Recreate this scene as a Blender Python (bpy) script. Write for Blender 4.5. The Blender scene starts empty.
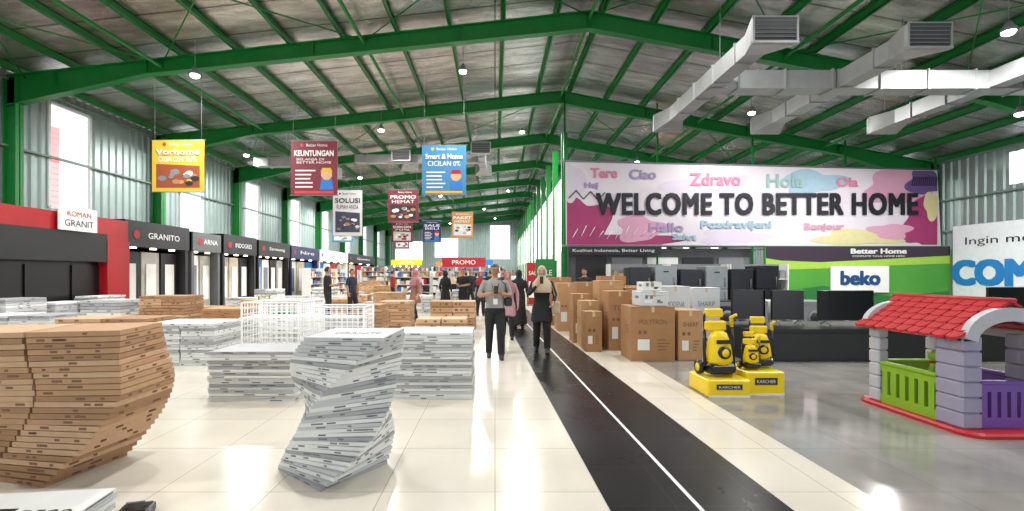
import bpy, math, random
from mathutils import Vector, Matrix
random.seed(7)
S=bpy.context.scene
try: S.view_settings.view_transform='Standard'
except: pass

# ------------------------------------------------------------ materials
def hexc(r,g,b): 
    f=lambda c:((c/255)/12.92 if c/255<=.04045 else ((c/255+.055)/1.055)**2.4)
    return (f(r),f(g),f(b))
MC={}
def M(name,rgb,rough=.5,metal=0,emit=0,var=.08,vs=6,bump=0,alpha=1,spec=.5):
    if name in MC: return MC[name]
    c=hexc(*rgb); m=bpy.data.materials.new(name); m.use_nodes=True
    nt=m.node_tree; b=nt.nodes['Principled BSDF']
    b.inputs['Roughness'].default_value=rough; b.inputs['Metallic'].default_value=metal
    b.inputs['Specular IOR Level'].default_value=spec
    tc=nt.nodes.new('ShaderNodeTexCoord'); n=nt.nodes.new('ShaderNodeTexNoise'); n.inputs['Scale'].default_value=vs; n.inputs['Detail'].default_value=5
    nt.links.new(tc.outputs['Object'],n.inputs['Vector'])
    mx=nt.nodes.new('ShaderNodeMix'); mx.data_type='RGBA'
    mx.inputs[6].default_value=(*[x*(1-var*2) for x in c],1); mx.inputs[7].default_value=(*[min(1,x*(1+var)) for x in c],1)
    nt.links.new(n.outputs['Fac'],mx.inputs[0]); nt.links.new(mx.outputs[2],b.inputs['Base Color'])
    if emit:
        b.inputs['Emission Color'].default_value=(*c,1); b.inputs['Emission Strength'].default_value=emit
    MC[name]=m; return m

def tile_mat(name,c1,c2,cm,size,rough,mort=.004,spec=.5,nvar=.1):
    m=bpy.data.materials.new(name); m.use_nodes=True; nt=m.node_tree; b=nt.nodes['Principled BSDF']
    tc=nt.nodes.new('ShaderNodeTexCoord'); br=nt.nodes.new('ShaderNodeTexBrick')
    br.offset=0; br.squash=1
    br.inputs['Scale'].default_value=1; br.inputs['Brick Width'].default_value=size; br.inputs['Row Height'].default_value=size
    br.inputs['Mortar Size'].default_value=mort; br.inputs['Mortar Smooth'].default_value=.1
    br.inputs['Color1'].default_value=(*hexc(*c1),1); br.inputs['Color2'].default_value=(*hexc(*c2),1); br.inputs['Mortar'].default_value=(*hexc(*cm),1)
    nt.links.new(tc.outputs['Object'],br.inputs['Vector'])
    n=nt.nodes.new('ShaderNodeTexNoise'); n.inputs['Scale'].default_value=1.3; n.inputs['Detail'].default_value=7
    nt.links.new(tc.outputs['Object'],n.inputs['Vector'])
    mr=nt.nodes.new('ShaderNodeMapRange'); mr.inputs[1].default_value=.3; mr.inputs[2].default_value=.7; mr.inputs[3].default_value=1-nvar; mr.inputs[4].default_value=1+nvar*.4
    nt.links.new(n.outputs['Fac'],mr.inputs[0])
    vm=nt.nodes.new('ShaderNodeVectorMath'); vm.operation='SCALE'
    nt.links.new(br.outputs['Color'],vm.inputs[0]); nt.links.new(mr.outputs[0],vm.inputs['Scale'])
    nt.links.new(vm.outputs[0],b.inputs['Base Color'])
    mr2=nt.nodes.new('ShaderNodeMapRange'); mr2.inputs[3].default_value=rough*.6; mr2.inputs[4].default_value=rough*1.5
    nt.links.new(n.outputs['Fac'],mr2.inputs[0]); nt.links.new(mr2.outputs[0],b.inputs['Roughness'])
    b.inputs['Specular IOR Level'].default_value=spec
    return m

GREEN=M('green_steel_paint',(8,118,44),.4,0,var=.12)
def foil():
    m=bpy.data.materials.new('roof_foil_insulation'); m.use_nodes=True; nt=m.node_tree; b=nt.nodes['Principled BSDF']
    tc=nt.nodes.new('ShaderNodeTexCoord')
    n=nt.nodes.new('ShaderNodeTexNoise'); n.inputs['Scale'].default_value=1.1; n.inputs['Detail'].default_value=9; n.inputs['Roughness'].default_value=.7
    mp=nt.nodes.new('ShaderNodeMapping'); mp.inputs['Scale'].default_value=(.7,2.6,1)
    nt.links.new(tc.outputs['Object'],mp.inputs[0]); nt.links.new(mp.outputs[0],n.inputs['Vector'])
    w=nt.nodes.new('ShaderNodeTexBrick'); w.offset=0; w.inputs['Scale'].default_value=1; w.inputs['Brick Width'].default_value=60; w.inputs['Row Height'].default_value=1.2
    w.inputs['Mortar Size'].default_value=.035; w.inputs['Mortar Smooth'].default_value=.6
    w.inputs['Color1'].default_value=(.48,.475,.455,1); w.inputs['Color2'].default_value=(.64,.635,.61,1); w.inputs['Mortar'].default_value=(.17,.165,.15,1)
    nt.links.new(tc.outputs['Object'],w.inputs['Vector'])
    cr=nt.nodes.new('ShaderNodeMapRange'); cr.inputs[1].default_value=.32; cr.inputs[2].default_value=.68; cr.inputs[3].default_value=.5; cr.inputs[4].default_value=1.28
    nt.links.new(n.outputs['Fac'],cr.inputs[0])
    vm=nt.nodes.new('ShaderNodeVectorMath'); vm.operation='SCALE'
    nt.links.new(w.outputs['Color'],vm.inputs[0]); nt.links.new(cr.outputs[0],vm.inputs['Scale']); nt.links.new(vm.outputs[0],b.inputs['Base Color'])
    b.inputs['Metallic'].default_value=.88; b.inputs['Roughness'].default_value=.25
    bp=nt.nodes.new('ShaderNodeBump'); bp.inputs['Strength'].default_value=.6; bp.inputs['Distance'].default_value=.07
    nt.links.new(n.outputs['Fac'],bp.inputs['Height']); nt.links.new(bp.outputs[0],b.inputs['Normal'])
    return m
FOIL=foil()
CLAD=M('corrugated_cladding',(144,160,157),.4,.45,var=.08,vs=2)
WHITE=M('white_paint',(226,226,222),.5,var=.03); BLACK=M('black_plastic',(14,14,16),.35,var=.1)
CHAR=M('charcoal_panel',(30,30,34),.45,var=.1); RED=M('red_paint',(160,16,26),.4,var=.08)
STEEL=M('galvanised_duct',(160,162,162),.42,.4,var=.14,vs=3); GREY=M('grey_plastic',(120,122,126),.5)
YEL=M('yellow_plastic',(238,204,16),.35,var=.04); CARD=M('cardboard_brown',(166,122,82),.75,var=.08,vs=9)
CARD2=M('cardboard_light',(182,142,100),.75,var=.08,vs=9); TAPE=M('packing_tape',(204,180,142),.3)
CARTW=M('white_tile_carton',(226,227,225),.55,var=.04); CARTG=M('grey_tile_carton',(196,198,199),.55,var=.06); CARTD=M('dull_tile_carton',(166,168,171),.55,var=.08)
CARTB=M('brown_tile_carton',(184,144,108),.7,var=.08,vs=12); CARTB2=M('brown_tile_carton_b',(164,126,92),.7,var=.1,vs=12); CARTB3=M('brown_tile_carton_c',(198,162,128),.7,var=.08,vs=12)
INKG=M('carton_ink_grey',(116,120,128),.6); INKB=M('carton_ink_brown',(116,82,58),.6)
WOOD=M('pallet_wood',(150,114,78),.8,var=.2); LAMPM=M('lamp_lens',(255,252,240),.3,emit=25)
BLUE=M('blue_print',(30,110,190),.4)

# ------------------------------------------------------------ mesh builder
class MB:
    def __init__(s): s.v=[]; s.f=[]; s.m=[]; s.mats=[]; s.sm=[]
    def mi(s,mat):
        if mat not in s.mats: s.mats.append(mat)
        return s.mats.index(mat)
    def add(s,vs,fs,mat,smooth=False):
        o=len(s.v); s.v+= [tuple(v) for v in vs]; i=s.mi(mat)
        for f in fs: s.f.append([a+o for a in f]); s.m.append(i); s.sm.append(smooth)
    def box(s,x0,x1,y0,y1,z0,z1,mat,rz=0,c=None):
        vs=[Vector((x,y,z)) for x in(x0,x1) for y in(y0,y1) for z in(z0,z1)]
        if rz:
            c=Vector(c) if c else Vector(((x0+x1)/2,(y0+y1)/2,0)); R=Matrix.Rotation(rz,3,'Z')
            c.z=0
            vs=[R@(v-c)+c for v in vs]
        s.add(vs,[(0,1,3,2),(4,6,7,5),(0,4,5,1),(2,3,7,6),(0,2,6,4),(1,5,7,3)],mat)
    def lbox(s,x0,x1,y0,y1,z0,z1,mat,ink,r,rz=0,sides=1):
        """carton layer with printed marks on its edges"""
        s.box(x0,x1,y0,y1,z0,z1,mat,rz); c=((x0+x1)/2,(y0+y1)/2,0); h=z1-z0; w=x1-x0; d=y1-y0
        za,zb=z0+h*.3,z0+h*.72
        for k in range(r.choice((1,2,2,3))):
            a=x0+w*r.uniform(.05,.8); L=w*r.uniform(.04,.14); s.box(a,min(x1-.01,a+L),y0-.0015,y0,za,zb,ink,rz or 1e-6,c)
            if sides>1:
                a=x0+w*r.uniform(.05,.8); s.box(a,min(x1-.01,a+L),y1,y1+.0015,za,zb,ink,rz or 1e-6,c)
                a=y0+d*r.uniform(.05,.8); s.box(x0-.0015,x0,a,min(y1-.01,a+L),za,zb,ink,rz or 1e-6,c)
            a=y0+d*r.uniform(.05,.8); s.box(x1,x1+.0015,a,min(y1-.01,a+L),za,zb,ink,rz or 1e-6,c)
    def bevbox(s,x0,x1,y0,y1,z0,z1,b,mat):
        ring=[(x0+b,y0),(x1-b,y0),(x1,y0+b),(x1,y1-b),(x1-b,y1),(x0+b,y1),(x0,y1-b),(x0,y0+b)]
        cx,cy=(x0+x1)/2,(y0+y1)/2
        def sh(k): 
            sx=1-2*k/(x1-x0); sy=1-2*k/(y1-y0)
            return [((x-cx)*sx+cx,(y-cy)*sy+cy) for x,y in ring]
        L=[(sh(b),z0),(ring,z0+b),(ring,z1-b),(sh(b),z1)]
        vs=[(x,y,z) for r,z in L for x,y in r]
        fs=[list(range(7,-1,-1)),list(range(24,32))]
        for k in range(3):
            for i in range(8): fs.append((k*8+i,k*8+(i+1)%8,k*8+8+(i+1)%8,k*8+8+i))
        s.add(vs,fs,mat)
    def prism(s,poly,y0,y1,mat):   # polygon in XZ extruded on Y
        n=len(poly); vs=[(x,y0,z) for x,z in poly]+[(x,y1,z) for x,z in poly]
        fs=[list(range(n)),list(range(2*n-1,n-1,-1))]+[(i,i+n,(i+1)%n+n,(i+1)%n) for i in range(n)]
        s.add(vs,fs,mat)
    def tube(s,pts,rad,mat,n=10,up=None,smooth=True):
        pts=[Vector(p) for p in pts]; N=len(pts)
        if not isinstance(rad,(list,tuple)): rad=[rad]*N
        vs=[];ref=Vector(up) if up else None
        for i,p in enumerate(pts):
            t=(pts[min(i+1,N-1)]-pts[max(i-1,0)]).normalized()
            r=ref if ref is not None else (Vector((0,0,1)) if abs(t.z)<.9 else Vector((0,1,0)))
            a=t.cross(r)
            if a.length<1e-4: a=t.cross(Vector((1,0,0)))
            a.normalize(); b=a.cross(t).normalized()
            if ref is None: ref=b
            ra,rb=(rad[i] if isinstance(rad[i],(tuple,list)) else (rad[i],rad[i]))
            for k in range(n):
                an=2*math.pi*k/n; vs.append(p+a*math.cos(an)*ra+b*math.sin(an)*rb)
        fs=[list(range(n-1,-1,-1)),list(range((N-1)*n,N*n))]
        for i in range(N-1):
            for k in range(n): fs.append((i*n+k,i*n+(k+1)%n,(i+1)*n+(k+1)%n,(i+1)*n+k))
        s.add(vs,fs,mat,smooth)
    def loft(s,rings,mat,n=20,smooth=True,cap=True):  # rings (cx,cy,z,rx,ry)
        vs=[]
        for cx,cy,z,rx,ry in rings:
            for k in range(n):
                a=2*math.pi*k/n; vs.append((cx+rx*math.cos(a),cy+ry*math.sin(a),z))
        fs=[]
        if cap: fs=[list(range(n-1,-1,-1)),list(range((len(rings)-1)*n,len(rings)*n))]
        for i in range(len(rings)-1):
            for k in range(n): fs.append((i*n+k,i*n+(k+1)%n,(i+1)*n+(k+1)%n,(i+1)*n+k))
        s.add(vs,fs,mat,smooth)
    def ball(s,c,r,mat,n=14,m=10,fn=None,keep=None,R=None):
        if not isinstance(r,(tuple,list)): r=(r,r,r)
        c=Vector(c); us=[];vs=[]
        for i in range(m+1):
            th=math.pi*i/m
            for k in range(n):
                ph=2*math.pi*k/n; u=Vector((math.sin(th)*math.cos(ph),math.sin(th)*math.sin(ph),math.cos(th)))
                us.append(u); p=Vector((u.x*r[0],u.y*r[1],u.z*r[2]))
                if fn: p=fn(u,p)
                if R: p=R@p
                vs.append(c+p)
        fs=[]
        for i in range(m):
            for k in range(n):
                q=(i*n+k,(i+1)*n+k,(i+1)*n+(k+1)%n,i*n+(k+1)%n)
                if keep and not keep(sum((us[a] for a in q),Vector())/4): continue
                fs.append(q)
        s.add(vs,fs,mat,True)
    def text(s,st,cx,cy,cz,w,h,mat,face='-Y',bold=.0,heavy=0,sp=1.0):
        if heavy:
            k=0
            for dx in (-1,-.4,.4,1):
                for dz in (-1,0,1):
                    s.text(st,cx+dx*heavy,cy-.0015*k,cz+dz*heavy*.8,w,h,mat,face,0,0,sp); k+=1
            return
        cu=bpy.data.curves.new('t','FONT'); cu.body=st; cu.offset=bold; cu.resolution_u=3; cu.space_character=sp
        ob=bpy.data.objects.new('t',cu); S.collection.objects.link(ob)
        dg=bpy.context.evaluated_depsgraph_get(); me=bpy.data.meshes.new_from_object(ob.evaluated_get(dg))
        if len(me.vertices):
            xs=[v.co.x for v in me.vertices]; ys=[v.co.y for v in me.vertices]
            x0,x1,y0,y1=min(xs),max(xs),min(ys),max(ys)
            kx=w/max(1e-4,x1-x0); ky=h/max(1e-4,y1-y0); vs=[]
            for v in me.vertices:
                a=(v.co.x-(x0+x1)/2)*kx; b=(v.co.y-(y0+y1)/2)*ky
                if face=='-Y': vs.append((cx+a,cy,cz+b))
                elif face=='+X': vs.append((cx,cy+a,cz+b))
                elif face=='-X': vs.append((cx,cy-a,cz+b))
                else: vs.append((cx+a,cy+b,cz))
            s.add(vs,[list(p.vertices) for p in me.polygons],mat)
        bpy.data.objects.remove(ob); bpy.data.curves.remove(cu); bpy.data.meshes.remove(me)
    def obj(s,name,loc=(0,0,0),rz=0,bevel=0):
        me=bpy.data.meshes.new(name); me.from_pydata(s.v,[],s.f)
        for m in s.mats: me.materials.append(m)
        for p,i,sm in zip(me.polygons,s.m,s.sm): p.material_index=i; p.use_smooth=sm
        me.update(); o=bpy.data.objects.new(name,me); S.collection.objects.link(o)
        o.location=loc; o.rotation_euler=(0,0,rz)
        return o

# ------------------------------------------------------------ building shell
XL,XR,XRG=-13.6,17.6,2.6; Y0,Y1=-8,56
def roofz(x): return 9-(XRG-x)*.111 if x<XRG else 9-(x-XRG)*.193
trY=[1.65-5.4,1.65]+[7.05+5.4*i for i in range(10)]

b=MB(); b.add([(XL-.3,Y0,0),(2.62,Y0,0),(2.62,Y1,0),(XL-.3,Y1,0)],[(0,1,2,3)],
   tile_mat('cream_tile',(216,209,196),(209,202,188),(170,162,148),.8,.17,.004,nvar=.07,spec=.45))
b.add([(2.62,Y0,0),(XR+.3,Y0,0),(XR+.3,Y1,0),(2.62,Y1,0)],[(0,1,2,3)],
   tile_mat('grey_polished_tile',(150,147,142),(144,141,136),(124,121,116),.8,.1,.003,nvar=.34))
b.obj('floor')
def sx(y): return 1.355-.033*(y-2.94)
b=MB(); ya,yb=-6,42; z=.004
bt=tile_mat('black_tile',(15,14,15),(21,20,21),(56,54,52),.6,.28,.003,spec=.3,nvar=.3)
b.add([(sx(ya)-.6,ya,z),(sx(ya)+.6,ya,z),(sx(yb)+.6,yb,z),(sx(yb)-.6,yb,z)],[(0,1,2,3)],bt)
b.add([(sx(ya)-.015,ya,z+.002),(sx(ya)+.015,ya,z+.002),(sx(yb)+.015,yb,z+.002),(sx(yb)-.015,yb,z+.002)],[(0,1,2,3)],WHITE)
b.obj('floor_aisle_strip')

b=MB(); b.add([(XL-.2,Y0,roofz(XL-.2)),(XRG,Y0,9),(XRG,Y1,9),(XL-.2,Y1,roofz(XL-.2)),(XR+.2,Y0,roofz(XR+.2)),(XR+.2,Y1,roofz(XR+.2))],
  [(0,3,2,1),(1,2,5,4)],FOIL); b.obj('ceiling')

def corr(name,axis,fix,a0,a1,ztop,wins,mat,z0=0,dep=.045,per=.3):
    b=MB(); a=a0; k=0; seq=[(.0,0),(.35,0),(.5,1),(.85,1),(1,0)]
    while a<a1-1e-3:
        for (t0,d0),(t1,d1) in zip(seq[:-1],seq[1:]):
            p,q=a+t0*per,min(a+t1*per,a1)
            if p>=a1: break
            c=(p+q)/2; segs=[]; cur=z0
            for w in sorted([w for w in wins if w[0]<=c<=w[1]],key=lambda w:w[2]):
                segs.append((cur,w[2],w[2])); cur=w[3]
            segs.append((cur,ztop(p),ztop(q)))
            for lo,h0,h1 in segs:
                if min(h0,h1)-lo<.01: continue
                if axis=='x': vs=[(fix+d0*dep,p,lo),(fix+d1*dep,q,lo),(fix+d1*dep,q,h1),(fix+d0*dep,p,h0)]
                else: vs=[(p,fix+d0*dep,lo),(q,fix+d1*dep,lo),(q,fix+d1*dep,h1),(p,fix+d0*dep,h0)]
                b.add(vs,[(0,1,2,3)],mat)
        a+=per
    b.obj(name)
lw=[(13.7,15.1,3.6,6.8),(8.4,9.6,3.6,6.8),(19.4,20.9,3.5,6.6)]+[(y+1.2,y+2.7,3.5,6.6) for y in trY if 22<y<54]
corr('wall_left','x',XL,Y0,Y1,lambda a:roofz(XL),lw,CLAD)
rw=[(14.4,15.4,4.6,5.7),(8.5,9.8,3.6,5.6)]+[(y+1.3,y+2.6,3.4,5.6) for y in trY if 16<y<54]
corr('wall_right','x',XR,Y0,Y1,lambda a:roofz(XR),rw,CLAD,dep=-.045)
ew=[(-.6,1.9,3.4,7.6),(-12.4,-9,3.2,5.6),(-7.5,-4.6,3.6,6),(4,8,3,6),(10,14,3,5.5)]
corr('wall_end','y',Y1,XL,XR,lambda x:roofz(x),ew,CLAD,dep=-.045)
wf=M('window_frame',(210,214,214),.4); PINK=M('emissive_pink_panel',(240,168,172),.6,emit=.8); WGL=M('emissive_window_panel',(240,246,250),.6,emit=1.8)  # PINK and WGL are opaque; their emission stands in for daylight shining through
for i,(a,c,z0,z1) in enumerate(lw):
    b=MB(); x=XL
    for yy in (a,c): b.box(x-.04,x+.05,yy-.04,yy+.04,z0,z1,wf)
    for zz in (z0,z1): b.box(x-.04,x+.05,a,c,zz-.04,zz+.04,wf)
    if i==0: b.box(x-.05,x-.04,a,a+(c-a)*.28,z0,z1-.7,PINK)
    for k in range(1,18):
        zz=z0+(z1-z0)*k/18; b.box(x-.03,x-.01,a,c,zz-.005,zz+.005,wf)
    b.obj('window_%d'%(i+1))

def ibeam(b,p0,p1,d0,d1,y,fw=.11,ft=.028):
    (xa,za),(xb,zb)=p0,p1
    b.prism([(xa,za),(xb,zb),(xb,zb-d1),(xa,za-d0)],y-.012,y+.012,GREEN)
    b.prism([(xa,za),(xb,zb),(xb,zb-ft),(xa,za-ft)],y-fw,y+fw,GREEN)
    b.prism([(xa,za-d0+ft),(xb,zb-d1+ft),(xb,zb-d1),(xa,za-d0)],y-fw,y+fw,GREEN)
for y in trY:
    b=MB(); o=.2
    rz=lambda x:roofz(x)-o
    ibeam(b,(XRG,rz(XRG)),(XL+4,rz(XL+4)),.5,.4,y); ibeam(b,(XL+4,rz(XL+4)),(XL+.1,rz(XL+.1)),.4,.85,y)
    ibeam(b,(XRG,rz(XRG)),(XR-4,rz(XR-4)),.5,.4,y); ibeam(b,(XR-4,rz(XR-4)),(XR-.1,rz(XR-.1)),.4,.85,y)
    for x in (XL+1.5,XL+4,-5,-1,XRG,6,10,XR-4):
        b.box(x-.01,x+.01,y-.1,y+.1,rz(x)-.4,rz(x),GREEN)
    for xs,s in ((XL,1),(XR,-1)):
        top=rz(xs)-.02
        for (u,v,w) in ((.08,.11,.11),(.42,.45,.11)):
            b.box(min(xs+s*u,xs+s*v),max(xs+s*u,xs+s*v),y-w,y+w,0,top,GREEN)
        b.box(min(xs+s*.08,xs+s*.45),max(xs+s*.08,xs+s*.45),y-.012,y+.012,0,top,GREEN)
    b.obj('roof_truss')
b=MB(); x=XL+.5
xs=[]
while x<XRG-.3: xs.append(x); x+=1.48
x=XRG+.35
while x<XR: xs.append(x); x+=1.45
for i,x in enumerate(xs):
    zt=roofz(x)-.005; b.box(x-.012,x+.012,Y0,Y1,zt-.2,zt,GREEN); b.box(x-.012,x+.07,Y0,Y1,zt-.2,zt-.185,GREEN); b.box(x-.07,x+.012,Y0,Y1,zt-.015,zt,GREEN)
b.obj('roof_purlins')
b=MB()
for x in (-9.2,-3.6,2.6,8.0,13.0):
    zt=roofz(x)-.42; b.tube([(x,Y0,zt),(x,Y1,zt)],.05,GREEN,8)
for i,y in enumerate(trY[:-1]):
    for xa,xb in ((-13,-9.2),(-9.2,-3.6),(-3.6,2.6),(2.6,8),(8,13),(13,17)):
        if i%2==0: 
            b.tube([(xa,y,roofz(xa)-.3),(xb,y+5.4,roofz(xb)-.3)],.018,GREEN,6)
            b.tube([(xb,y,roofz(xb)-.3),(xa,y+5.4,roofz(xa)-.3)],.018,GREEN,6)
b.obj('roof_bracing')
b=MB()
for z in (3.35,5.1,6.95): b.box(XL+.06,XL+.16,Y0,Y1,z-.03,z+.03,M('girt_grey',(110,132,120),.5))
b.obj('trim_1')
b=MB()
for z in (3.2,4.4,5.9): b.box(XR-.16,XR-.06,Y0,Y1,z-.03,z+.03,MC['girt_grey'])
b.obj('trim_2')

# partition wall beneath ridge
b=MB(); px=2.75
b.box(px,px+.12,18.1,55,0,2.5,WHITE)
b.box(px,px+.12,18.1,55,5.2,5.5,WHITE)
y=18.1
while y<54:
    b.box(px+.03,px+.08,y+.35,y+2.3,2.5,5.2,WGL)
    b.box(px-.08,px+.16,y-.07,y+.07,0,7.2,GREEN)
    b.box(px,px+.1,y+2.25,y+2.7,2.5,5.2,WHITE)
    y+=2.7
b.obj('wall_partition')

# ------------------------------------------------------------ lamps
lamps=[(-.96,13.5),(-8,12),(8.5,14.9),(12.3,14.2),(7.1,22.5),(-8,3),(-.9,4),(7.5,4),(13,5),(-4.5,8),(3.8,9),(10.5,9.2),(-10.8,7.8),
 (-4.5,17.8),(-10.5,19),(1.2,20),(-7.5,25),(-1,26),(-10.5,32),(-4,33),(1,34),(-8,41),(-1,42),(-5,50),(0,50),(12,24),(8,34),(14,12)]
for i,(x,y) in enumerate(lamps):
    z=roofz(x)-1.0
    b=MB(); b.loft([(0,0,.03,.12,.12),(0,0,.08,.13,.13),(0,0,.15,.08,.08),(0,0,.24,.05,.05)],GREY,16)
    b.ball((0,0,.02),(.11,.11,.07),LAMPM,14,8)
    b.tube([(0,0,.24),(0,0,.97)],.008,GREY,6)
    b.obj('high_bay_lamp',(x,y,z))
    l=bpy.data.lights.new('lamp','AREA'); l.shape='DISK'; l.size=.35; l.energy=265 if y<18 else 500; l.color=(1,.985,.96)
    o=bpy.data.objects.new('high_bay_light',l); S.collection.objects.link(o); o.location=(x,y,z-.07)
w=bpy.data.worlds.new('World'); S.world=w; w.use_nodes=True
w.node_tree.nodes['Background'].inputs[0].default_value=(.9,.95,1,1); w.node_tree.nodes['Background'].inputs[1].default_value=1.6

# ------------------------------------------------------------ ducts
def duct(main,branches,name='air_duct',z=6.05,s=.42):
    b=MB(); xa,xb,y=main
    b.box(xa,xb,y-s/2,y+s/2,z-s/2,z+s/2,STEEL)
    x=xa+.6
    while x<xb: b.box(x-.015,x+.015,y-s/2-.03,y+s/2+.03,z-s/2-.03,z+s/2+.03,STEEL); x+=1.1
    for (x,ya,yb) in branches:
        w=s*.9
        b.box(x-w/2,x+w/2,ya+.55,yb-.55,z-w/2,z+w/2,STEEL)
        yy=ya+.9
        while yy<yb-.5: b.box(x-w/2-.03,x+w/2+.03,yy-.015,yy+.015,z-w/2-.03,z+w/2+.03,STEEL); yy+=.95
        for yc,sg in ((ya,-1),(yb,1)):
            y0=yc-sg*.55; g=.42
            vs=[(x-w/2,y0,z-w/2),(x+w/2,y0,z-w/2),(x+w/2,y0,z+w/2),(x-w/2,y0,z+w/2),
                (x-g,yc+sg*.05,z-.3),(x+g,yc+sg*.05,z-.3),(x+g,yc+sg*.12,z+.2),(x-g,yc+sg*.12,z+.2)]
            b.add(vs,[(0,1,2,3),(0,1,5,4),(1,2,6,5),(2,3,7,6),(3,0,4,7)],STEEL)
            b.box(x-g,x+g,min(yc+sg*.05,yc+sg*.14),max(yc+sg*.05,yc+sg*.14),z-.3,z-.26,STEEL)
            vs=[(x-g+.04,yc+sg*.07,z-.26),(x+g-.04,yc+sg*.07,z-.26),(x+g-.04,yc+sg*.125,z+.16),(x-g+.04,yc+sg*.125,z+.16)]
            b.add([(vx,vy+sg*.02,vz) for vx,vy,vz in vs],[(0,1,2,3)],M('grille_dark',(60,62,64),.5))
            for k in range(5):
                zz=z-.2+k*.075; b.box(x-g+.04,x+g-.04,yc+sg*.13-.01,yc+sg*.13+.02,zz,zz+.01,GREY)
            for xx in (x-g,x+g-.04): b.box(xx,xx+.04,yc+sg*.1-.03,yc+sg*.1+.04,z-.28,z+.2,STEEL)
            b.box(x-g,x+g,yc+sg*.1-.02,yc+sg*.1+.04,z+.16,z+.2,STEEL)
    for x in [xa+.3,(xa+xb)/2,xb-.3]:
        b.tube([(x,y,z+s/2),(x,y,roofz(x)-.05)],.01,GREY,6)
    b.obj(name)
duct((5.0,14.2,10.6),[(5.1,8.3,13.2),(8.1,8.5,13.4),(11.6,8.6,13.4)])
duct((-6.5,-.6,21.0),[(-.6,19,23),(-4.2,20.2,22)],z=6.9,s=.36)
duct((-10.2,-7.6,19.2),[(-7.6,18.2,21)],z=6.3,s=.36)

# ------------------------------------------------------------ welcome banner
def flat(b,poly,y,mat): b.add([(x,y,z) for x,z in poly],[list(range(len(poly)))],mat)
b=MB(); yb=17.4
BG=M('banner_lilac',(206,196,212),.6,var=.08,vs=.5); MAG=M('banner_magenta',(160,50,104),.6,var=.2,vs=1); PUR=M('banner_purple',(98,74,130),.6,var=.15,vs=1)
PALE=M('banner_pale',(214,206,214),.6,var=.05,vs=.5); NAVY=M('banner_navy',(20,19,34),.6); LPK=M('banner_pink',(208,154,178),.6,var=.1,vs=1); LBL=M('banner_blue',(156,184,202),.6); LYE=M('banner_yellow',(210,200,148),.6); LGR=M('banner_teal',(142,180,180),.6)
FPK=M('banner_faint_pink',(210,130,160),.6); FPU=M('banner_faint_purple',(162,144,188),.6)
b.prism([(2.75,2.67),(17.25,2.62),(17.1,5.55),(2.72,5.88)],yb,yb+.04,PALE)
def blob(cx,cz,rx,rz,mat,k=0,seed=0,n=40):
    rr=random.Random(seed); a1,a2=rr.random()*6,rr.random()*6
    pts=[]
    for i in range(n):
        a=2*math.pi*i/n; r=1+.18*math.sin(3*a+a1)+.1*math.sin(5*a+a2)
        x=min(17.1,max(2.78,cx+rx*r*math.cos(a))); zz=cz+rz*r*math.sin(a)
        top=5.86-(x-2.72)/14.4*.33; pts.append((x,min(top,max(2.68,zz))))
    flat(b,pts,yb-.004-.003*k,mat)
blob(3.3,3.5,1.1,1.0,MAG,0,1); blob(4.6,2.75,2.6,.35,MAG,1,2); blob(3.0,5.1,.5,.7,BG,1,3)
blob(5.6,3.3,.9,.5,LPK,2,4); blob(8.3,4.9,1.6,.6,BG,0,6); blob(9.2,3.0,1.3,.3,BG,0,7); blob(12.3,5.1,1.2,.45,LBL,0,8)
blob(15.5,4.9,1.2,.7,LPK,0,9); blob(16.6,3.5,.8,1.0,MAG,1,10); blob(16.6,5.1,.7,.5,PUR,2,11); blob(14.0,2.95,1.6,.3,LYE,2,12); blob(16.95,4.2,.4,.5,LYE,3,14); blob(15.3,3.2,.8,.3,LPK,3,15)
for t,x,z,w_,h,mt in (('Tere',4.2,5.45,1.0,.36,FPK),('Ciao',5.7,5.4,1.0,.36,FPU),('Zdravo',8.5,5.2,1.9,.46,FPK),('Hola',11.2,5.15,1.4,.5,LGR),('Hej',3.7,4.95,.5,.25,FPU),
    ('Pozdravljeni',9.3,3.42,2.7,.36,LBL),('Hallo',6.6,3.35,1.3,.32,FPU),('Bonjour',12.7,3.35,1.5,.3,LPK),('Salut',7.3,2.98,.9,.22,LBL),('Ola',13.6,5.1,.8,.34,FPK)):
    b.text(t,x,yb-.022,z,w_,h,mt,heavy=.018)
pts=[(2.85+.28*i,4.6+(.2 if i%2 else -.12)-.02*i) for i in range(6)]
for p,q in zip(pts[:-1],pts[1:]): b.tube([(p[0],yb-.03,p[1]),(q[0],yb-.03,q[1])],.02,NAVY,6)
for i in range(10): b.tube([(3+.33*i,yb-.03,2.95+.06*math.sin(i)),(3.2+.33*i,yb-.03,3.3+.12*math.sin(i*1.3))],.016,WHITE,6)
for i in range(12):
    b.tube([(16.1+.08*i,yb-.03,4.95),(16.16+.08*i,yb-.03,5.3)],.012,NAVY,6)
b.text('WELCOME TO BETTER HOME',10.1,yb-.045,4.25,12.35,.8,NAVY,heavy=.04,sp=1.1)
b.tube([(2.6,yb+.06,2.64),(17.3,yb+.06,2.6)],.04,GREY,8)
b.tube([(2.6,yb+.06,5.92),(17.2,yb+.06,5.6)],.04,GREY,8)
for x in (2.7,6.3,10,13.6,17.1): b.tube([(x,yb+.08,0),(x,yb+.08,roofz(x)-.1)],.04,GREEN,8)
b.obj('welcome_banner')

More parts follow.
